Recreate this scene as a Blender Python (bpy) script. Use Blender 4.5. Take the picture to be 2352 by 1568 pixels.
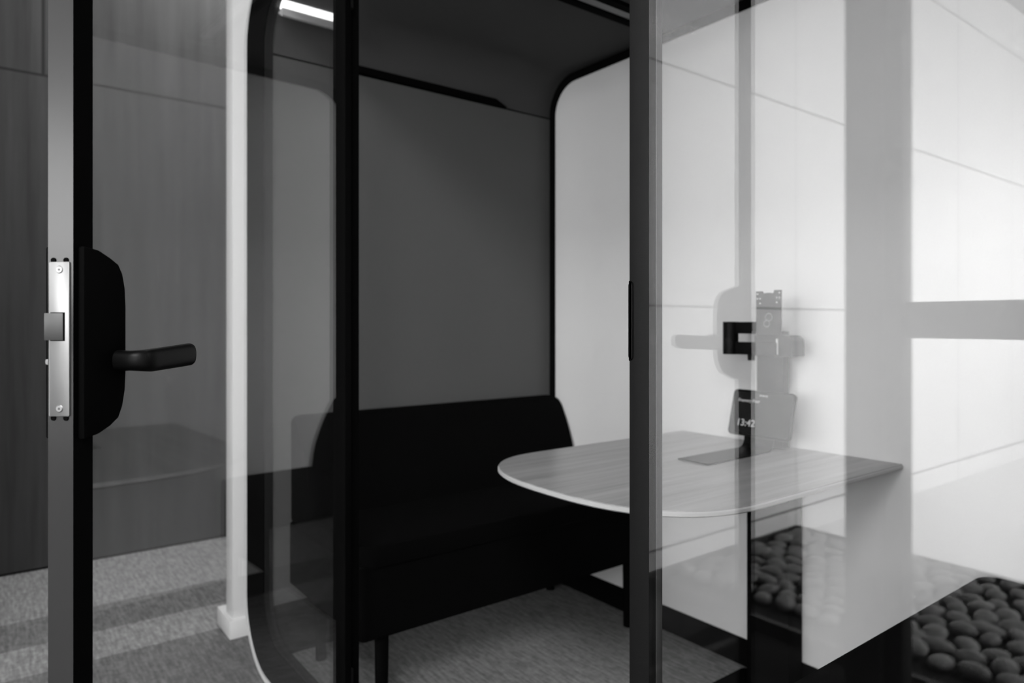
import bpy, bmesh, math, random
from mathutils import Matrix, Vector
C = bpy.context.scene
for o in list(bpy.data.objects): bpy.data.objects.remove(o)
random.seed(4)
R = math.radians

# ------------------------------------------------------------------ camera
cam_data = bpy.data.cameras.new('camera')
cam = bpy.data.objects.new('camera', cam_data); C.collection.objects.link(cam)
cam.location = (0, 0, 1.139)
cam.rotation_euler = (R(90), 0, R(52.73))
cam_data.sensor_width = 36
cam_data.lens = 1588/2352*36
cam_data.shift_y = -42/2352
cam_data.clip_start = 0.02
cam_data.dof.use_dof = True
cam_data.dof.focus_distance = 1.02
cam_data.dof.aperture_fstop = 4.0
C.camera = cam

# ------------------------------------------------------------------ world, daylight and exposure
C.view_settings.view_transform = 'Standard'
C.view_settings.look = 'None'
C.view_settings.gamma = 1
C.view_settings.exposure = 0.82
C.view_settings.use_curve_mapping = False
w = bpy.data.worlds.new('daylight'); C.world = w; w.use_nodes = True
bg = w.node_tree.nodes['Background']
bg.inputs[0].default_value = (1, 1, 1, 1)
bg.inputs[1].default_value = 2.0

def area(name, loc, target, sx, sy, power, spread=180):
    l = bpy.data.lights.new(name, 'AREA'); l.shape = 'RECTANGLE'; l.size = sx; l.size_y = sy
    l.energy = power; l.spread = R(spread); l.color = (1, 1, 1)
    o = bpy.data.objects.new(name, l); C.collection.objects.link(o)
    o.location = loc
    o.rotation_euler = (Vector(target)-Vector(loc)).to_track_quat('-Z', 'Y').to_euler()
    return o
# soft daylight entering through the openings of the window walls
area('daylight_side', (3.02, -4.6, 1.62), (-3, -4.6, 1.42), 5.2, 1.5, 98, 70)
area('daylight_back', (0.3, -8.3, 2.12), (0.3, 0, 2.12), 4.4, 2.5, 185)

area('room_fill_light', (1.5, -1.7, 3.86), (1.5, -1.7, 0), 2.4, 1.2, 110)  # added overhead lamp without a fixture, for the gradient down the back panel
area('aisle_fill_light', (-3.45, 1.2, 3.85), (-3.45, 1.2, 0), 1.2, .6, 27)  # added fill with no fixture, lifts the dim carpet and wood at left
# ------------------------------------------------------------------ materials
def mat(name, col, rough=0.6, spec=0.5, metal=0.0, bump=0, bscale=200, var=0, vscale=(8, 8, 8), emit=0, coat=0):
    m = bpy.data.materials.new(name); m.use_nodes = True
    nt = m.node_tree; b = nt.nodes['Principled BSDF']
    b.inputs['Base Color'].default_value = (col, col, col, 1)
    b.inputs['Roughness'].default_value = rough
    b.inputs['Specular IOR Level'].default_value = spec
    b.inputs['Metallic'].default_value = metal
    if coat: b.inputs['Coat Weight'].default_value = coat
    if emit:
        b.inputs['Emission Color'].default_value = (1, 1, 1, 1); b.inputs['Emission Strength'].default_value = emit
    tc = nt.nodes.new('ShaderNodeNewGeometry')
    if var:
        mp = nt.nodes.new('ShaderNodeMapping'); mp.inputs['Scale'].default_value = vscale
        n = nt.nodes.new('ShaderNodeTexNoise'); n.inputs['Scale'].default_value = 1; n.inputs['Detail'].default_value = 5
        n.inputs['Roughness'].default_value = .65
        nt.links.new(tc.outputs['Position'], mp.inputs[0]); nt.links.new(mp.outputs[0], n.inputs['Vector'])
        r = nt.nodes.new('ShaderNodeMapRange')
        r.inputs[1].default_value = .3; r.inputs[2].default_value = .7
        r.inputs[3].default_value = col*(1-var); r.inputs[4].default_value = col*(1+var)
        nt.links.new(n.outputs['Fac'], r.inputs[0]); nt.links.new(r.outputs[0], b.inputs['Base Color'])
        m['colour_out'] = r.name
    if bump:
        n2 = nt.nodes.new('ShaderNodeTexNoise'); n2.inputs['Scale'].default_value = bscale; n2.inputs['Detail'].default_value = 3
        nt.links.new(tc.outputs['Position'], n2.inputs['Vector'])
        bu = nt.nodes.new('ShaderNodeBump'); bu.inputs['Strength'].default_value = bump; bu.inputs['Distance'].default_value = .002
        nt.links.new(n2.outputs['Fac'], bu.inputs['Height']); nt.links.new(bu.outputs[0], b.inputs['Normal'])
    return m

def seams(m, specs, dark=.25):
    """thin joint lines: specs = list of (axis, value, half width, (axis2, lo, hi) or None)"""
    nt = m.node_tree; b = nt.nodes['Principled BSDF']
    g = nt.nodes.new('ShaderNodeNewGeometry'); sp = nt.nodes.new('ShaderNodeSeparateXYZ')
    nt.links.new(g.outputs['Position'], sp.inputs[0])
    def math_(op, a, c, e=None):
        n = nt.nodes.new('ShaderNodeMath'); n.operation = op
        for i, v in enumerate((a, c, e)):
            if v is None: continue
            if isinstance(v, (int, float)): n.inputs[i].default_value = v
            else: nt.links.new(v, n.inputs[i])
        return n.outputs[0]
    acc = None
    for ax, val, hw, lim in specs:
        o = math_('COMPARE', sp.outputs[ax], val, hw)
        if lim:
            o = math_('MULTIPLY', o, math_('MULTIPLY', math_('GREATER_THAN', sp.outputs[lim[0]], lim[1]), math_('LESS_THAN', sp.outputs[lim[0]], lim[2])))
        acc = o if acc is None else math_('MAXIMUM', acc, o)
    k = math_('SUBTRACT', 1.0, math_('MULTIPLY', acc, 1-dark))
    bc = b.inputs['Base Color']
    if bc.links: src = bc.links[0].from_socket; res = math_('MULTIPLY', src, k)
    else: res = math_('MULTIPLY', bc.default_value[0], k)
    nt.links.new(res, bc)

def glass(name, r0, tint=1.0, scale=1.0):
    m = bpy.data.materials.new(name); m.use_nodes = True; nt = m.node_tree; nt.nodes.clear()
    out = nt.nodes.new('ShaderNodeOutputMaterial'); mix = nt.nodes.new('ShaderNodeMixShader')
    tr = nt.nodes.new('ShaderNodeBsdfTransparent'); tr.inputs[0].default_value = (tint, tint, tint, 1)
    gl = nt.nodes.new('ShaderNodeBsdfGlossy'); gl.inputs['Roughness'].default_value = 0.0
    gl.inputs[0].default_value = (1, 1, 1, 1)
    g = nt.nodes.new('ShaderNodeNewGeometry'); d = nt.nodes.new('ShaderNodeVectorMath'); d.operation = 'DOT_PRODUCT'
    nt.links.new(g.outputs['Normal'], d.inputs[0]); nt.links.new(g.outputs['Incoming'], d.inputs[1])
    def mt(op, a, c):
        n = nt.nodes.new('ShaderNodeMath'); n.operation = op
        for i, v in enumerate((a, c)):
            if v is None: continue
            if isinstance(v, (int, float)): n.inputs[i].default_value = v
            else: nt.links.new(v, n.inputs[i])
        return n.outputs[0]
    a = mt('ABSOLUTE', d.outputs['Value'], None)
    p = mt('POWER', mt('SUBTRACT', 1.0, a), 5.0)
    f = mt('MULTIPLY', mt('ADD', mt('MULTIPLY', p, 1-r0), r0), scale)
    nt.links.new(f, mix.inputs[0]); nt.links.new(tr.outputs[0], mix.inputs[1]); nt.links.new(gl.outputs[0], mix.inputs[2])
    nt.links.new(mix.outputs[0], out.inputs[0])
    return m

def carpet(name, base, bands=None):
    """bands: list of (x_edge, value) stepping up in X"""
    m = mat(name, base, rough=1.0, spec=.1, bump=.9, bscale=260, var=.22, vscale=(55, 55, 55))
    nt = m.node_tree; b = nt.nodes['Principled BSDF']; src = b.inputs['Base Color'].links[0].from_socket
    g = nt.nodes.new('ShaderNodeNewGeometry')
    mp = nt.nodes.new('ShaderNodeMapping'); mp.inputs['Scale'].default_value = (14, 90, 20)
    n = nt.nodes.new('ShaderNodeTexNoise'); n.inputs['Scale'].default_value = 1; n.inputs['Detail'].default_value = 3
    nt.links.new(g.outputs['Position'], mp.inputs[0]); nt.links.new(mp.outputs[0], n.inputs['Vector'])
    r = nt.nodes.new('ShaderNodeMapRange'); r.inputs[1].default_value = .35; r.inputs[2].default_value = .65
    r.inputs[3].default_value = .78; r.inputs[4].default_value = 1.25
    nt.links.new(n.outputs['Fac'], r.inputs[0])
    mu = nt.nodes.new('ShaderNodeMath'); mu.operation = 'MULTIPLY'
    nt.links.new(src, mu.inputs[0]); nt.links.new(r.outputs[0], mu.inputs[1]); cur = mu.outputs[0]
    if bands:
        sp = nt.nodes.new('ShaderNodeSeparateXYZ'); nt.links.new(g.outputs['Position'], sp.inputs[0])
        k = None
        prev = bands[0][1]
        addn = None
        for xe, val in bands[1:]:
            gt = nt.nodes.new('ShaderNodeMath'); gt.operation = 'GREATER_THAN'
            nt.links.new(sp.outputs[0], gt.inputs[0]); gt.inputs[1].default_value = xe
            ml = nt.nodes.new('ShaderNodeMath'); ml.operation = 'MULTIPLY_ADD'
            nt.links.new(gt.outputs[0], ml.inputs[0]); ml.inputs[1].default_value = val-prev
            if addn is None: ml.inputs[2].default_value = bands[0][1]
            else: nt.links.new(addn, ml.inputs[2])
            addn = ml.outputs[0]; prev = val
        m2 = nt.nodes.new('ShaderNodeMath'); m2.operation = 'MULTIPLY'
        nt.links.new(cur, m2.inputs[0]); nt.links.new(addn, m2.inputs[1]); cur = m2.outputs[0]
    nt.links.new(cur, b.inputs['Base Color'])
    return m

M = {}
M['black'] = mat('black_powder_coat', .006, .5, .12, bump=.15, bscale=900)
M['post'] = mat('charcoal_powder_coat', .0065, .5, .16, bump=.15, bscale=900)
M['matte'] = mat('matte_black', .0020, .8, .04)
M['gasket'] = mat('rubber_gasket', .012, .6, .15)
M['edge_metal'] = mat('grey_painted_edge', .030, .26, .36)
M['return_metal'] = mat('grey_post_return', .05, .5, .5)
M['shell'] = mat('white_shell', .8, .5, .4)
M['sidefelt'] = mat('grey_wall_felt', .112, 1, .1, bump=.5, bscale=700, var=.04, vscale=(300, 300, 300))
M['ceilfelt'] = mat('grey_ceiling_felt', .08, 1, .1, bump=.5, bscale=700, var=.04, vscale=(300, 300, 300))
M['whitefelt'] = mat('white_wall_felt', .72, 1, .1, bump=.4, bscale=700, var=.02, vscale=(300, 300, 300))
M['backing'] = mat('black_backing', .003, .9, .05)
M['skirt'] = mat('dark_skirting', .012, .8, .1)
M['sofa'] = mat('black_sofa_fabric', .0022, 1, .06, bump=.6, bscale=800)
M['podcarpet'] = carpet('pod_carpet', .26)
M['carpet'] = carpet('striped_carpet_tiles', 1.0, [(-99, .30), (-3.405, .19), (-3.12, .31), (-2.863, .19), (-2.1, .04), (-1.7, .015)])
M['lightfloor'] = mat('pale_stone_floor', .75, .35, .5, var=.03)
M['wood'] = mat('dark_veneer', .050, .5, .3, var=.30, vscale=(16, 16, .9), bump=.2, bscale=300)
M['tabletop'] = mat('oiled_oak_top', .34, .30, .5, var=.24, vscale=(34, 1.6, 30))
M['tableedge'] = mat('pale_plywood_edge', .46, .4, .5)
M['white'] = mat('white_paint', .86, .6, .3)
M['panel'] = mat('white_gloss_panel', .78, .55, .3)
M['steel'] = mat('brushed_steel', .30, .38, .5, metal=.9)
M['steeldark'] = mat('worn_steel', .11, .45, .5, metal=.7)
M['knob'] = mat('grey_knob', .25, .4, .5, metal=.3)
M['device'] = mat('black_device', .003, .4, .16)
M['bracket'] = mat('black_bracket', .003, .45, .12)
M['screen'] = mat('screen_glass', .004, .25, .3)
M['print'] = mat('screen_text', .3, .5, .3, emit=.10)
M['label'] = mat('grey_print', .25, .6, .3)
M['cuff'] = mat('pale_insert', .6, .4, .4)
M['led'] = mat('led_diffuser', .9, .5, .3, emit=1.1)
M['ledlip'] = mat('pale_lip', .5, .5, .4)
M['slot'] = mat('grey_diffuser', .30, .6, .3)
M['pebble'] = mat('grey_pebble', .16, .55, .4, var=.35, vscale=(9, 9, 9), bump=.2, bscale=120)
M['gravel'] = mat('dark_soil', .02, 1, .1, bump=1, bscale=60)
M['curb'] = mat('dark_steel_edging', .03, .5, .4)
M['greysteel'] = mat('dark_mullion_paint', .015, .5, .3)
M['rail'] = mat('grey_rail_paint', .16, .5, .3)
M['ceiling'] = mat('room_ceiling', .35, .9, .2)
M['glass'] = glass('clear_glass', .040)
M['glass2'] = glass('laminated_glass', .068)
M['glass3'] = glass('coated_glass', .04, scale=.3)
seams(M['panel'], [(2, 3.49, .006, None), (2, .085, .006, None), (2, 1.22, .005, None), (2, 2.36, .005, None), (1, -1.0, .0035, None), (1, -2.17, .0035, None), (1, -3.34, .0035, None),
                   (1, -4.45, .005, None), (1, -5.6, .004, None), (1, -6.8, .004, None)], .3)
seams(M['wood'], [(2, 2.345, .006, None), (1, .222, .007, (2, 2.345, 5)), (2, 3.0, .006, None)], .25)

# ------------------------------------------------------------------ object helpers
WM = {}
def link(o): C.collection.objects.link(o)
def empty(name, loc):
    o = bpy.data.objects.new(name, None); link(o); o.location = loc; o.empty_display_size = .1
    WM[o] = Matrix.Translation(loc); return o
def obj(name, bm, m, parent=None, smooth=False, auto=True, label=None, bevel=0, T=None, segs=2):
    """link one bmesh given in world coordinates as one object with its origin at its own base"""
    if T is not None: bm.transform(T)
    bmesh.ops.recalc_face_normals(bm, faces=bm.faces)
    if bevel:
        es = [e for e in bm.edges if len(e.link_faces) == 2 and e.calc_face_angle(0) > R(35)]
        bmesh.ops.bevel(bm, geom=es, offset=bevel, segments=segs, profile=.5, affect='EDGES', clamp_overlap=True)
    xs = [v.co for v in bm.verts]
    c = Vector(((min(v.x for v in xs)+max(v.x for v in xs))/2, (min(v.y for v in xs)+max(v.y for v in xs))/2, min(v.z for v in xs)))
    bm.transform(Matrix.Translation(-c))
    me = bpy.data.meshes.new(name); bm.to_mesh(me); bm.free()
    ms = m if isinstance(m, (list, tuple)) else [m]
    for k in ms: me.materials.append(k)
    if smooth or bevel:
        for p in me.polygons: p.use_smooth = True
        try: me.set_sharp_from_angle(angle=R(40))
        except Exception: pass
    o = bpy.data.objects.new(name, me); link(o)
    o.matrix_basis = Matrix.Translation(c); WM[o] = Matrix.Translation(c)
    if parent is not None:
        o.parent = parent; o.matrix_parent_inverse = WM[parent].inverted()
    if label: o['label'] = label
    return o
def tag(o, label, cat, group=None):
    o['label'] = label; o['category'] = cat
    if group: o['group'] = group
    return o
def struct(o): o['kind'] = 'structure'; return o
def box(bm, x0, x1, y0, y1, z0, z1, mi=0):
    r = bmesh.ops.create_cube(bm, size=1)
    vs = r['verts']
    bmesh.ops.scale(bm, vec=(x1-x0, y1-y0, z1-z0), verts=vs)
    bmesh.ops.translate(bm, vec=((x0+x1)/2, (y0+y1)/2, (z0+z1)/2), verts=vs)
    for f in {f for v in vs for f in v.link_faces}: f.material_index = mi
    return bm
def B(*a): return box(bmesh.new(), *a)
def cyl(bm, p0, p1, r0, r1=None, n=24):
    p0, p1 = Vector(p0), Vector(p1); d = p1-p0
    T = Matrix.Translation((p0+p1)/2) @ d.to_track_quat('Z', 'Y').to_matrix().to_4x4()
    bmesh.ops.create_cone(bm, cap_ends=True, segments=n, radius1=r0, radius2=r0 if r1 is None else r1, depth=d.length, matrix=T)
    return bm
def rrect(x0, x1, z0, z1, r, n=10):
    """rounded rectangle outline; r may be one radius or four (bl, br, tr, tl)"""
    rs = r if isinstance(r, (tuple, list)) else (r,)*4
    pts = []
    for (cx, cz, a0, q) in ((x0+rs[0], z0+rs[0], 180, rs[0]), (x1-rs[1], z0+rs[1], 270, rs[1]), (x1-rs[2], z1-rs[2], 0, rs[2]), (x0+rs[3], z1-rs[3], 90, rs[3])):
        for i in range(n+1):
            a = R(a0+90*i/n); pts.append((cx+q*math.cos(a), cz+q*math.sin(a)))
    return pts
def prism(bm, pts, f, a, b, mi=0):
    """extrude a 2-D outline; f(u, v, w) gives the point at extrusion w"""
    va = [bm.verts.new(f(u, v, a)) for u, v in pts]; vb = [bm.verts.new(f(u, v, b)) for u, v in pts]
    n = len(pts)
    for i in range(n):
        bm.faces.new((va[i], va[(i+1) % n], vb[(i+1) % n], vb[i])).material_index = mi
    bm.faces.new(va[::-1]).material_index = mi; bm.faces.new(vb).material_index = mi
    return bm
def ring(bm, outer, inner, f, a, b):
    L = []
    for pts in (outer, inner):
        for w_ in (a, b): L.append([bm.verts.new(f(u, v, w_)) for u, v in pts])
    oa, ob, ia, ib = L; n = len(outer)
    for i in range(n):
        j = (i+1) % n
        bm.faces.new((oa[i], oa[j], ob[j], ob[i])); bm.faces.new((ia[j], ia[i], ib[i], ib[j]))
        bm.faces.new((oa[j], oa[i], ia[i], ia[j])); bm.faces.new((ob[i], ob[j], ib[j], ib[i]))
    return bm
XZ = lambda u, v, w_: (u, w_, v)
XY = lambda u, v, w_: (u, v, w_)
YZ = lambda u, v, w_: (w_, u, v)
def text(s, size, m, parent, T, name, bold=0):
    cu = bpy.data.curves.new(name, 'FONT'); cu.body = s; cu.size = size; cu.extrude = .0003; cu.offset = bold
    cu.materials.append(m)
    o = bpy.data.objects.new('tmp', cu); link(o); bpy.context.view_layer.update()
    me = bpy.data.meshes.new_from_object(o.evaluated_get(bpy.context.evaluated_depsgraph_get())); bpy.data.objects.remove(o)
    if not me.materials: me.materials.append(m)
    o = bpy.data.objects.new(name, me); link(o); o.matrix_basis = T; WM[o] = T
    o.parent = parent; o.matrix_parent_inverse = WM[parent].inverted()
    return o

# ------------------------------------------------------------------ the setting
GZ = -.06
bm = B(-4.3, 3.2, -2.2, 4.6, GZ-.1, GZ)
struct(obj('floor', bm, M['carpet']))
struct(obj('floor', B(-4.3, -.85, -8.6, -2.2, GZ-.1, GZ), M['lightfloor']))
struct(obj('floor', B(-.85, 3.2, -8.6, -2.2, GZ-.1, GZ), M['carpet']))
struct(obj('ceiling', B(-4.3, 3.2, -8.6, 4.6, 3.9, 4.0), M['ceiling']))
struct(obj('wall_left', B(-4.2, -4.06, -.6, 4.6, GZ+.012, 3.9), M['wood']))
struct(obj('trim_1', B(-4.19, -4.075, -.6, 4.6, GZ, GZ+.02), M['backing']))
struct(obj('wall_panelled', B(-2.30, -2.15, -8.6, -.62, GZ, 3.9), M['panel']))
struct(obj('wall_link', B(-4.3, -2.15, -.62, -.50, GZ, 3.9), M['white']))
struct(obj('wall_front', B(-4.3, 3.2, 4.6, 4.75, GZ, 3.9), M['white']))
# window wall on the right: pieces round the opening
bm = bmesh.new()
box(bm, 2.9, 3.0, -8.6, 4.6, GZ, .85); box(bm, 2.9, 3.0, -8.6, 4.6, 3.4, 3.9)
box(bm, 2.9, 3.0, -1.95, 4.6, .85, 3.4); box(bm, 2.9, 3.0, -8.6, -7.3, .85, 3.4)
struct(obj('wall_right', bm, M['white']))
bm = bmesh.new()
box(bm, -2.15, 3.0, -8.3+.05, -8.15, GZ, .85); box(bm, -2.15, 3.0, -8.25, -8.15, 3.4, 3.9)
box(bm, -2.15, -1.95, -8.25, -8.15, .85, 3.4); box(bm, 2.5, 3.0, -8.25, -8.15, .85, 3.4)
struct(obj('wall_back', bm, M['white']))
# window frames in the openings
def window(name, horiz, a0, a1, at):
    bm = bmesh.new(); n = 4
    for i in range(n+1):
        p = a0+(a1-a0)*i/n
        if horiz: box(bm, p-.025, p+.025, at-.03, at+.03, .85, 3.4)
        else: box(bm, at-.03, at+.03, p-.025, p+.025, .85, 3.4)
    for z in (.875, 3.375):
        if horiz: box(bm, a0, a1, at-.028, at+.028, z-.025, z+.025)
        else: box(bm, at-.028, at+.028, a0, a1, z-.025, z+.025)
    o = struct(obj(name, bm, M['greysteel']))
    return o
window('window_1', False, -7.3, -1.95, 2.95)
window('window_2', True, -1.95, 2.5, -8.2)
# white wall stub beside the pod with its baseboard
struct(obj('wall_stub', B(-2.83, -2.738, .748, 4.6, GZ, 3.9), M['white'], bevel=.003))
bm = bmesh.new()
box(bm, -2.905, -2.724, .733, 4.6, GZ, GZ+.072)
struct(obj('baseboard_left', bm, M['white'], bevel=.005))

# ------------------------------------------------------------------ meeting pod
XL, XR = -2.358, -.080
YF, YB = .743, 2.005
OUT = rrect(-2.543, .105, -.04, 2.335, .215, 16)
INN = rrect(XL, XR, .086, 2.215, .15, 16)
LIP = rrect(-2.561, .123, -.057, 2.353, .233, 16)
pod = empty('meeting_pod', (-1.23, 1.4, GZ))
tag(pod, 'black framed glass fronted meeting pod with rounded corners, standing on the carpet', 'meeting pod')
# feet under the shell
for x in (-2.3, -.16):
    for y in (.95, 2.0):
        obj('foot', cyl(bmesh.new(), (x, y, GZ), (x, y, -.056), .03), M['matte'], pod)
obj('outer_shell', ring(bmesh.new(), LIP, OUT, XZ, YF-.004, 2.2), M['shell'], pod, smooth=True, label='thin white shell round the pod')
# front frame: black ring; opening for the door is inside the ring
fr = bmesh.new(); ring(fr, OUT, INN, XZ, YF, YF+.026)
obj('front_frame', fr, M['matte'], pod, smooth=True)
obj('frame_gasket', ring(bmesh.new(), INN, rrect(XL+.004, XR-.004, .090, 2.211, .146, 16), XZ, YF+.004, YF+.03), M['gasket'], pod, smooth=True)
# side walls, seam, ceiling and floor of the cabin
for s, (x0, x1) in (('l', (-2.52, XL)), ('r', (XR, .06))):
    obj('side_wall', B(x0, x1, YF+.03, YB, .18, 2.048), M['sidefelt'], pod)
    obj('side_skirting', B(x0, x1, YF+.03, YB, .0, .18), M['skirt'], pod)
def arcs(r, off):
    p = []
    for i in range(13):
        a = R(180-90*i/12); p.append((XL+r+(r+off)*math.cos(a), 2.215-r+(r+off)*math.sin(a)))
    for i in range(13):
        a = R(90-90*i/12); p.append((XR-r+(r+off)*math.cos(a), 2.215-r+(r+off)*math.sin(a)))
    return p
cp = arcs(.155, 0) + arcs(.155, .06)[::-1]
cb = bmesh.new()
va = [cb.verts.new((u, YF+.03, v)) for u, v in cp]; vb = [cb.verts.new((u, YB, v)) for u, v in cp]
nn = len(cp)
for i in range(nn): cb.faces.new((va[i], va[(i+1) % nn], vb[(i+1) % nn], vb[i]))
h = nn//2
for i in range(h-1):
    for v in (va, vb): cb.faces.new((v[i], v[i+1], v[nn-2-i], v[nn-1-i]))
for v in cb.verts:
    if abs(v.co.z-2.06) < .001: v.co.z = 2.055
obj('ceiling_panel', cb, M['ceilfelt'], pod, smooth=True)
for x0, x1 in ((-2.50, XL-.006), (XR+.006, .04)):
    obj('seam_strip', B(x0, x1, YF+.03, YB, 2.046, 2.058), M['backing'], pod)
obj('pod_floor', B(-2.40, -.06, YF+.026, YB+.05, -.04, 0), M['podcarpet'], pod)
obj('back_wall', prism(bmesh.new(), rrect(-2.50, .04, -.035, 2.28, .2, 12), XZ, YB, YB+.06), M['backing'], pod)
bp = prism(bmesh.new(), rrect(-2.302, -.158, .098, 2.172, .13, 12), XZ, YB-.018, YB-.001)
obj('back_panel', bp, M['whitefelt'], pod, bevel=.010, segs=4, label='white felt panel across the back of the pod')
# vent strip above the left seam
vp = [(1.03, 2.052), (1.757, 2.052), (1.70, 2.078), (1.03, 2.078)]
obj('vent_strip', prism(bmesh.new(), vp, YZ, XL+.001, XL+.016), M['matte'], pod)
# ceiling light fixtures
def fixture(xc, y0, y1):
    b_ = ring(bmesh.new(), rrect(xc-.052, xc+.052, y0, y1, .012, 5), rrect(xc-.022, xc+.022, y0+.03, y1-.03, .02, 5), XY, 2.200, 2.2145)
    f = obj('ceiling_light', b_, M['matte'], pod)
    obj('diffuser', prism(bmesh.new(), rrect(xc-.021, xc+.021, y0+.031, y1-.031, .019, 5), XY, 2.207, 2.2145), M['slot'], f)
fixture(-1.665, .95, 1.86)
l_ = obj('led_housing', prism(bmesh.new(), [(-2.305, 2.172), (-2.268, 2.148), (-2.260, 2.150), (-2.264, 2.176)], XZ, .775, 1.0), M['ledlip'], pod, label='pale lip of the light strip in the upper corner')
obj('led_lens', prism(bmesh.new(), [(-2.290, 2.180), (-2.264, 2.1765), (-2.256, 2.200), (-2.275, 2.200)], XZ, .775, 1.0), M['led'], l_, label='glowing white light strip')
# hinge mullion and closing post
bm = bmesh.new()
box(bm, -1.742, -1.672, YF+.004, YF+.030, .06, 2.215)
obj('hinge_mullion', bm, M['matte'], pod, bevel=.002)
bm = bmesh.new()
for x in (-1.728, -1.708, -1.688): box(bm, x-.004, x+.004, YF-.004, YF+.005, .06, 2.215)
obj('mullion_trim', bm, M['gasket'], pod, bevel=.001)
post = obj('closing_post', B(-.6957, -.6585, YF, YF+.030, .06, 2.215), M['post'], pod, bevel=.0015)
obj('post_return', B(-.6590, -.6575, YF+.0150, YF+.028, .06, 2.215), M['return_metal'], pod, bevel=.001, label='grey edge of the closing post behind the glass')
sl = prism(bmesh.new(), rrect(-.6962, -.6885, 1.086, 1.199, .006, 6), XZ, YF-.0012, YF+.010)
sk = obj('strike_plate', sl, M['post'], pod)
obj('strike_groove', ring(bmesh.new(), rrect(-.6957, -.6870, 1.0845, 1.2005, (.001, .007, .007, .001), 6), rrect(-.6957, -.6885, 1.086, 1.199, (.001, .006, .006, .001), 6), XZ, YF-.0006, YF+.004), M['backing'], sk)
# fixed panes
obj('glass_pane', B(-.6578, XR-.003, YF, YF+.008, .088, 2.213), M['glass2'], pod, label='clear fixed pane right of the closing post')
obj('glass_pane', B(XL+.003, -1.745, YF+.010, YF+.018, .088, 2.213), M['glass3'], pod, label='clear fixed pane left of the hinge mullion')

# ---- the open door
H = Vector((-1.650, .7426, 0)); ang = math.atan2(-.6806, .7327)
D = Matrix.Translation(H) @ Matrix.Rotation(ang, 4, 'Z')
W_, T_ = .974, .031
bm = bmesh.new()
box(bm, W_-.032, W_, -T_, 0, .02, 2.20); box(bm, .006, .050, -T_, 0, .02, 2.20)
box(bm, .050, W_-.032, -T_, 0, .02, .10); box(bm, .050, W_-.032, -T_, 0, 2.13, 2.20)
door = obj('door', bm, M['post'], pod, T=D)
# give the inner face its own deep black, the edge the satin grey of the photo's door edge
door.data.materials.append(M['matte']); door.data.materials.append(M['edge_metal'])
ny = D.to_3x3() @ Vector((0, 1, 0)); nx = D.to_3x3() @ Vector((1, 0, 0))
for p in door.data.polygons:
    if p.normal.dot(ny) > .9: p.material_index = 1
    elif p.normal.dot(nx) > .9 and p.center.x > max(q.center.x for q in door.data.polygons)-.03: p.material_index = 2
    else: p.material_index = 1
obj('glass_pane', B(.044, W_-.026, -.020, -.012, .09, 2.14), M['glass'], door, T=D, label='clear pane of the open door')
def plate_outline(x_free, x_in, z0, z1, zs0, zs1, r=.030, n=8):
    # straight along the stile, sloped shoulders and rounded inner corners
    pts = [(x_free, z0), ]
    pts = []
    raw = [(x_free, z0-.0), (x_free, z1), (x_in+.035, zs1), (x_in, zs1-.05), (x_in, zs0+.05), (x_in+.035, zs0)]
    return raw
def smooth_poly(raw, sel, r, n=8):
    out = []
    N = len(raw)
    for i, p in enumerate(raw):
        if i not in sel: out.append(p); continue
        p = Vector(p); a = Vector(raw[i-1]); b_ = Vector(raw[(i+1) % N]); q = sel[i]
        pa = p+(a-p).normalized()*q; pb = p+(b_-p).normalized()*q
        for k in range(n+1):
            t = k/n; out.append(tuple((1-t)**2*pa+2*t*(1-t)*p+t*t*pb))
    return out
xs = W_-.089
raw = [(W_-.002, .985), (W_-.002, 1.245), (xs+.030, 1.203), (xs, 1.17), (xs, 1.045), (xs+.030, 1.022)]
raw = [(W_-.002, .990), (W_-.002, 1.243), (W_-.032, 1.2265), (xs, 1.197), (xs, 1.035), (W_-.032, 1.003)]
zs_ = [(.034, .0, 1.2262, 1.0070), (.0540, 0, 1.2190, 1.0135), (.0690, 0, 1.2120, 1.0215), (.0765, 0, 1.2010, 1.0350), (.0815, 0, 1.1830, 1.0550), (.0830, 0, 1.1600, 1.0780)]
pl = [(W_-.006, 1.0040), (W_-.006, 1.2285)] + [(W_-a+.002, t_) for a, _, t_, b_ in zs_] + [(W_-a+.002, b_) for a, _, t_, b_ in zs_[::-1]]
hp = obj('handle_plate', prism(bmesh.new(), pl, XZ, .0005, .0090), M['matte'], door, T=D, bevel=.003)
obj('handle_plate', prism(bmesh.new(), pl, XZ, -T_-.0090, -T_-.0005), M['matte'], door, T=D, bevel=.003)
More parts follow.
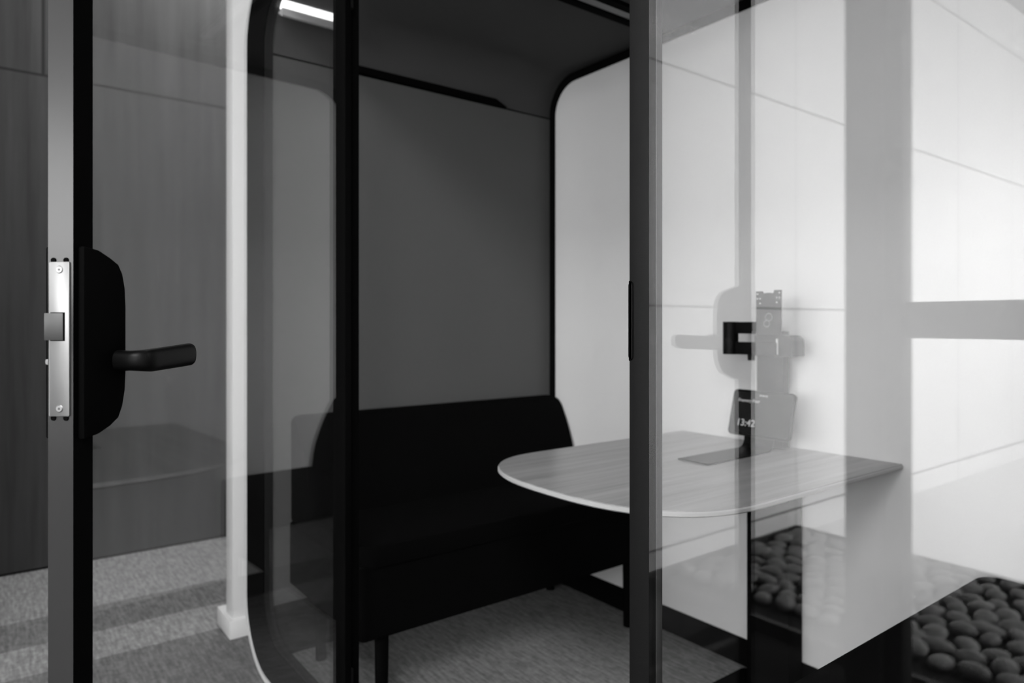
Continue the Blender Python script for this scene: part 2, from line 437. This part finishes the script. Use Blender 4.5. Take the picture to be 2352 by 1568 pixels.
# lever: swept rounded section from the spindle out, then towards the hinge
def lever(side):
    bm = bmesh.new()
    bx, y0 = W_-.066, (.006 if side > 0 else -T_-.006)
    P = []   # x, y offset, half height, half depth, z
    for y, rr in ((0, .0135), (.008, .0130), (.016, .0125), (.022, .0125)): P.append((bx, y, rr, rr*.9, 1.0925))
    for k in range(1, 9):
        a = R(90*k/8); q = k/8
        P.append((bx-.014*(1-math.cos(a)), .022+.014*math.sin(a), .0125+.002*q, .0112-.002*q, 1.0925))
    for k in range(1, 13):
        q = k/12; P.append((bx-.014-.086*q, .036-.001*q, .0145+.0010*q, .0092, 1.0925+.0035*q))
    e = P[-1]
    for k in (.3, .55, .75, .9, .98, 1.0):
        c = math.sqrt(max(0, 1-k*k)); P.append((e[0]-.010*k, e[1], e[2]*(.45+.55*c), e[3]*(.3+.7*c), e[4]))
    rings = []
    for i, (x, y, hz, hd, zc) in enumerate(P):
        a, b_ = P[max(i-1, 0)], P[min(i+1, len(P)-1)]
        t = Vector((b_[0]-a[0], b_[1]-a[1])).normalized(); nrm = Vector((t.y, -t.x))
        rg = []
        for k in range(24):
            th_ = 2*math.pi*k/24; ca, sa = math.cos(th_), math.sin(th_)
            ca = math.copysign(abs(ca)**.8, ca); sa = math.copysign(abs(sa)**.8, sa)
            rg.append(bm.verts.new((x+nrm.x*hd*ca, y0+side*(y+nrm.y*hd*ca), zc+hz*sa)))
        rings.append(rg)
    for a, b_ in zip(rings, rings[1:]):
        for k in range(24): bm.faces.new((a[k], a[(k+1) % 24], b_[(k+1) % 24], b_[k]))
    bm.faces.new(rings[0][::-1]); bm.faces.new(rings[-1])
    return bm
obj('lever_handle', lever(1), M['device'], door, smooth=True, T=D)
obj('lever_handle', lever(-1), M['device'], door, smooth=True, T=D)
obj('thumb_turn', cyl(bmesh.new(), (W_-.088, -T_-.009, 1.1055), (W_-.088, -T_-.022, 1.1055), .0085, .0075), M['knob'], door, T=D, bevel=.002)
kb = bmesh.new(); bmesh.ops.create_uvsphere(kb, u_segments=24, v_segments=12, radius=.009, matrix=Matrix.Translation((W_-.014, -T_-.0035, 1.094)))
obj('outer_knob', kb, M['knob'], door, T=D, smooth=True)
# lock faceplate on the door edge
fx = W_
fp = obj('lock_faceplate', prism(bmesh.new(), rrect(-.0285, -.0035, 1.032, 1.2095, .0015, 3), YZ, fx-.0003, fx+.0018), M['steel'], door, T=D, bevel=.0004, label='bright steel lock faceplate')
for z in (1.041, 1.2005):
    bm = bmesh.new(); cyl(bm, (fx+.0018, -.0155, z), (fx+.0026, -.0155, z), .0045, .0036)
    obj('screw', bm, M['steel'], door, T=D)
    bm = bmesh.new(); cyl(bm, (fx+.0026, -.0155, z), (fx+.0028, -.0155, z), .0015, .0012, 6)
    obj('screw_socket', bm, M['steeldark'], door, T=D)
bm = box(bmesh.new(), fx+.0018, fx+.0021, -.0266, -.0088, 1.1185, 1.1515); obj('latch_recess', bm, M['backing'], door, T=D)
bm = bmesh.new()
prism(bm, [(-.0290, fx+.0085), (-.0110, fx+.0022), (-.0110, fx+.0015), (-.0290, fx+.0015)], lambda u, v, w_: (v, u, w_), 1.1195, 1.1505)
obj('latch_bolt', bm, M['steeldark'], door, T=D, bevel=.0006)
bm = bmesh.new()
for z in (1.2112, 1.0300):
    for y in (-.024, -.0085): obj('edge_notch', cyl(bmesh.new(), (fx-.0002, y, z), (fx+.0012, y, z), .0033, .0030, 14), M['matte'], door, T=D)
# bottom and top hinges
for z in (.20, 2.0):
    bm = bmesh.new(); cyl(bm, (-1.665, YF-.016, z-.07), (-1.665, YF-.016, z+.07), .010)
    box(bm, -1.69, -1.645, YF-.010, YF+.002, z-.06, z+.06)
    obj('hinge', bm, M['black'], pod, bevel=.001)

# ------------------------------------------------------------------ sofas
def sofa():
    root = empty('sofa', (-2.05, 1.36, 0))
    # seat block
    bm = bmesh.new()
    prism(bm, rrect(-2.345, -1.775, .826, 1.985, (.01, .02, .02, .01), 6), XY, .248, .462)
    obj('seat_base', bm, M['sofa'], root, bevel=.020, segs=3)
    bm = bmesh.new()
    prism(bm, rrect(-2.30, -1.768, .828, 1.983, (.01, .05, .05, .01), 8), XY, .448, .515)
    obj('seat_cushion', bm, M['sofa'], root, bevel=.022, segs=4)
    # back: leaning padded slab with rounded ends
    prof = smooth_poly([(-2.345, .45), (-2.345, .826), (-2.270, .826), (-2.205, .72), (-2.155, .60), (-2.135, .45)], {1: .030, 2: .045, 3: .05, 4: .05}, .03)
    bm = bmesh.new(); ya, yb, rr = .824, 1.984, .032
    cx = sum(p[0] for p in prof)/len(prof); cz = sum(p[1] for p in prof)/len(prof)
    steps = [(0, 1), (.08, .60), (.22, .37), (.45, .165), (.7, .046), (1, 0)]
    ys = [(ya+rr*a, rr*b_) for a, b_ in steps] + [(yb-rr*a, rr*b_) for a, b_ in steps[::-1]]
    L_ = []
    for y, ins in ys:
        kx, kz = 1-ins/.105, 1-ins/.20
        L_.append([bm.verts.new((cx+(u-cx)*kx, y, cz+(v-cz)*kz)) for u, v in prof])
    n_ = len(prof)
    for a, b_ in zip(L_, L_[1:]):
        for i in range(n_): bm.faces.new((a[i], a[(i+1) % n_], b_[(i+1) % n_], b_[i]))
    bm.faces.new(L_[0][::-1]); bm.faces.new(L_[-1])
    obj('backrest', bm, M['sofa'], root, smooth=True)
    for x in (-2.26, -1.808):
        for y in (.905, 1.925):
            obj('leg', cyl(bmesh.new(), (x, y, 0), (x, y, .252), .0175, .0205), M['matte'], root)
    return root
s1 = sofa()
tag(s1, 'black fabric sofa with full backrest against the grey side wall', 'sofa', 'sofas facing each other in the pod')
def children(o): return [c for c in bpy.data.objects if c.parent == o]
def copy_tree(o, parent=None):
    c = o.copy(); link(c)
    if parent is not None:
        c.parent = parent; c.matrix_parent_inverse = o.matrix_parent_inverse.copy()
    for ch in children(o): copy_tree(ch, c)
    return c
s2 = copy_tree(s1)
s2.location = (-.382, .826+1.985-1.36, 0); s2.rotation_euler = (0, 0, math.pi)
tag(s2, 'black fabric sofa behind the fixed pane, cut off by the right edge of the photo', 'sofa', 'sofas facing each other in the pod')

# ------------------------------------------------------------------ table
tb = empty('table', (-1.225, 1.55, 0))
tag(tb, 'wooden topped table with rounded front and pale edge, set against the white back panel', 'table')
def top_outline(off=0):
    x0, x1, y0, y1 = -1.600+off, -.852-off, 1.030+off, 1.985
    pts = [(x1, y1), (x0, y1)]
    # superellipse front
    cx, cy, a, b_ = (x0+x1)/2, 1.33, (x1-x0)/2, 1.33-y0
    n = 40; e = 2/2.55
    for i in range(n+1):
        t = math.pi+math.pi*i/n
        ct, st = math.cos(t), math.sin(t)
        pts.append((cx+a*math.copysign(abs(ct)**e, ct), cy+b_*math.copysign(abs(st)**e, st)))
    return pts
obj('table_top', prism(bmesh.new(), top_outline(.003), XY, .7535, .7555), M['tabletop'], tb)
te = bmesh.new()
# edge slab with undercut
def slab(bm, layers):
    rs = []
    for off, z in layers: rs.append([bm.verts.new((x, y, z)) for x, y in top_outline(off)])
    n = len(rs[0])
    for a, b_ in zip(rs, rs[1:]):
        for i in range(n): bm.faces.new((a[i], a[(i+1) % n], b_[(i+1) % n], b_[i]))
    bm.faces.new(rs[0][::-1]); bm.faces.new(rs[-1]); return bm
obj('table_edge', slab(te, [(.030, .7335), (.004, .741), (0, .7445), (0, .7510), (.0025, .7534)]), M['tableedge'], tb, smooth=True, label='pale plywood edge of the table top')
obj('leg', B(-1.285, -1.142, 1.905, 1.982, .012, .7335), M['matte'], tb, bevel=.004)
obj('foot_plate', prism(bmesh.new(), rrect(-1.345, -1.07, 1.30, 1.98, .02, 4), XY, 0, .012), M['matte'], tb)

# ------------------------------------------------------------------ booking display on its strip stand
ds = empty('booking_display', (-1.21, 1.75, .7555))
tag(ds, 'small black tablet showing 13:42 on a long flat stand on the table', 'tablet display')
prof = []
th = .003
yz = [(1.548, .7565)]
for i in range(7):
    a = R(-90+80*i/6); yz.append((1.835+.030*math.cos(a)*1.0, .7565+.030+.030*math.sin(a)))
yz.append((1.885, .925))
bm = bmesh.new()
L0 = []; 
for k, (y, z) in enumerate(yz):
    if k == 0: d = Vector((1, 0))
    elif k == len(yz)-1: d = Vector((yz[k][0]-yz[k-1][0], yz[k][1]-yz[k-1][1])).normalized()
    else: d = Vector((yz[k+1][0]-yz[k-1][0], yz[k+1][1]-yz[k-1][1])).normalized()
    nrm = Vector((-d.y, d.x))
    q = []
    for (sx, sn) in ((-1.264, 0), (-1.164, 0), (-1.164, 1), (-1.264, 1)):
        q.append(bm.verts.new((sx, y+nrm.x*th*sn, z+nrm.y*th*sn)))
    L0.append(q)
for a, b_ in zip(L0, L0[1:]):
    for i in range(4): bm.faces.new((a[i], a[(i+1) % 4], b_[(i+1) % 4], b_[i]))
bm.faces.new(L0[0][::-1]); bm.faces.new(L0[-1])
obj('stand', bm, M['device'], ds, smooth=True)
tilt = math.atan2(1.889-1.852, .930-.795)
# tablet local frame: x right, z up along the tilted face, -y towards the viewer
TT = Matrix.Translation((-1.206, 1.846, .795)) @ Matrix.Rotation(-tilt, 4, 'X')
tab = obj('tablet', prism(bmesh.new(), rrect(-.105, .105, 0, .142, .014, 6), XZ, -.004, .004), M['device'], ds, T=TT, bevel=.001)
obj('screen', prism(bmesh.new(), rrect(-.0985, .0985, .007, .135, .008, 5), XZ, -.0046, -.0041), M['screen'], tab, T=TT)
TX = lambda x, z: TT @ Matrix.Translation((x, -.0048, z)) @ Matrix.Rotation(R(90), 4, 'X')
text('13:42', .029, M['print'], tab, TX(-.078, .030), 'clock_digits', .0004)
text('Framery Four', .0135, M['print'], tab, TX(-.083, .104), 'room_name', .0002)
text('framery', .0085, M['print'], tab, TX(-.012, .1245), 'maker_mark', .0004)

# ------------------------------------------------------------------ monitor arm
ma = empty('monitor_arm', (-1.22, 1.94, .7555))
tag(ma, 'black folded monitor arm and pole rising behind the tablet by the white panel', 'monitor arm')
obj('pole', B(-1.262, -1.172, 1.925, 1.960, .7555, 1.115), M['bracket'], ma, bevel=.002)
obj('upper_link', B(-1.315, -1.165, 1.850, 1.880, 1.107, 1.143), M['bracket'], ma, bevel=.002)
obj('lower_link', B(-1.315, -1.15, 1.850, 1.880, 1.043, 1.081), M['bracket'], ma, bevel=.002)
obj('end_pivot', cyl(bmesh.new(), (-1.309, 1.857, 1.0425), (-1.309, 1.857, 1.1435), .0235), M['bracket'], ma, smooth=True)
obj('pivot_pin', cyl(bmesh.new(), (-1.236, 1.857, 1.026), (-1.236, 1.857, 1.044), .010, .011), M['bracket'], ma, smooth=True)
bk = obj('arm_block', prism(bmesh.new(), rrect(-1.225, -1.105, 1.040, 1.104, (.004, .004, .022, .004), 6), XZ, 1.86, 1.93), M['bracket'], ma, bevel=.002)
# vesa plate: notched outline
vo = [(-1.207, 1.104), (-1.1245, 1.104), (-1.1245, 1.236), (-1.1465, 1.236), (-1.150, 1.2275), (-1.166, 1.229), (-1.183, 1.2275), (-1.187, 1.234), (-1.207, 1.234)]
ve = obj('mounting_plate', prism(bmesh.new(), vo, XZ, 1.838, 1.842), M['bracket'], ma)
bm = bmesh.new()
for x, z in ((-1.2015, 1.226), (-1.130, 1.228), (-1.2015, 1.212), (-1.193, 1.212), (-1.1385, 1.214), (-1.130, 1.214), (-1.193, 1.198), (-1.1385, 1.200)):
    obj('screw_hole', cyl(bmesh.new(), (x, 1.8374, z), (x, 1.8382, z), .0022, None, 12), M['cuff'], ve)
bm = bmesh.new()
for (x, z, r_) in ((-1.164, 1.157, .012), (-1.171, 1.138, .0105)):
    ring(bm, [(x+r_*math.cos(a*.4), z+r_*math.sin(a*.4)) for a in range(16)], [(x+(r_-.002)*math.cos(a*.4), z+(r_-.002)*math.sin(a*.4)) for a in range(16)], XZ, 1.8374, 1.8382)
obj('cable_mark', bm, M['label'], ve)
obj('cable_slot_rim', B(-1.153, -1.146, 1.048, 1.095, 1.857, 1.8598) if False else B(-1.153, -1.147, 1.857, 1.8598, 1.046, 1.093), M['cuff'], bk, label='pale vertical line on the arm block')
obj('cable_slot_rim', B(-1.196, -1.182, 1.857, 1.8598, 1.045, 1.049), M['cuff'], bk)

# ------------------------------------------------------------------ pebble bed, seen in the glass
bed = obj('pebble_bed', ring(bmesh.new(), [(-2.148, -2.17), (1.4, -2.17), (1.4, -.90), (-2.148, -.90)], [(-2.13, -2.15), (1.38, -2.15), (1.38, -.92), (-2.13, -.92)], XY, GZ, -.005), M['curb'])
tag(bed, 'dark metal edging of the pebble bed on the floor by the white panelled wall', 'planter edging')
soil = obj('gravel', B(-2.129, 1.379, -2.149, -.921, GZ+.001, GZ+.012), M['gravel'])
tag(soil, 'dark gravel under the pebbles within the metal edging', 'gravel'); soil['kind'] = 'stuff'
protos = []
for k in range(6):
    bm = bmesh.new(); bmesh.ops.create_icosphere(bm, subdivisions=3, radius=1)
    sx, sy, sz = random.uniform(.9, 1.2), random.uniform(.7, .9), random.uniform(.45, .6)
    ph = [random.uniform(0, 6) for _ in range(4)]
    for v in bm.verts:
        c = v.co; q = 1+.07*math.sin(2.3*c.x+ph[0])+.06*math.sin(2.1*c.y+ph[1])+.05*math.sin(2.7*c.z+ph[2]+c.x)
        v.co = Vector((c.x*sx, c.y*sy, c.z*sz))*q
    me = bpy.data.meshes.new('pebble'); bm.to_mesh(me); bm.free(); me.materials.append(M['pebble'])
    for p in me.polygons: p.use_smooth = True
    protos.append(me)
cells = []
stp = .099
nx_, ny_ = int(2.9/stp), int(1.15/stp)
for i in range(nx_):
    for j in range(ny_):
        x = -2.08+i*stp+(stp/2 if j % 2 else 0)+random.uniform(-.012, .012); y = -2.10+j*stp*.98+random.uniform(-.012, .012)
        if x < .9: cells.append((x, y))
cells.sort(key=lambda c: c[0])
rest = bmesh.new()
for k, (x, y) in enumerate(cells):
    r_ = random.uniform(.044, .053); z = GZ+.012+r_*.5+random.uniform(-.004, .012)
    Tm = Matrix.Translation((x, y, z)) @ Matrix.Rotation(random.uniform(0, 6.28), 4, 'Z') @ Matrix.Rotation(random.uniform(-.35, .35), 4, 'X') @ Matrix.Scale(r_, 4)
    if k < 296:
        o = bpy.data.objects.new('pebble', random.choice(protos)); link(o); o.matrix_basis = Tm
        tag(o, 'smooth grey pebble among the stones of the bed, mirrored in the fixed pane', 'pebble', 'grey pebbles in the bed along the panelled wall')
    else:
        t = bmesh.new(); t.from_mesh(random.choice(protos)); t.transform(Tm)
        me = bpy.data.meshes.new('tmp'); t.to_mesh(me); t.free(); rest.from_mesh(me); bpy.data.meshes.remove(me)
o = obj('pebbles', rest, M['pebble'], smooth=True)
tag(o, 'mass of smooth grey pebbles filling the far end of the bed', 'pebbles'); o['kind'] = 'stuff'

# ------------------------------------------------------------------ steel column with rail, mirrored in the pane
col = empty('steel_column', (-1.03, -.79, GZ))
tag(col, 'grey steel column with a side rail, mirrored as a tall stripe in the fixed pane', 'column')
bm = bmesh.new()
box(bm, -1.13, -1.02, -.83, -.72, GZ, 3.9)
obj('shaft', bm, M['greysteel'], col, bevel=.003)
bm = B(-1.02, -.965, -.82, -.75, GZ, 3.9)
obj('flange', bm, M['greysteel'], col, bevel=.003)
obj('rail', B(-.965, 1.3, -.81, -.77, 1.093, 1.204), M['rail'], col, bevel=.003)
obj('rail_post', B(1.26, 1.34, -.83, -.75, GZ, 1.21), M['greysteel'], col, bevel=.003)
bpy.context.view_layer.update()
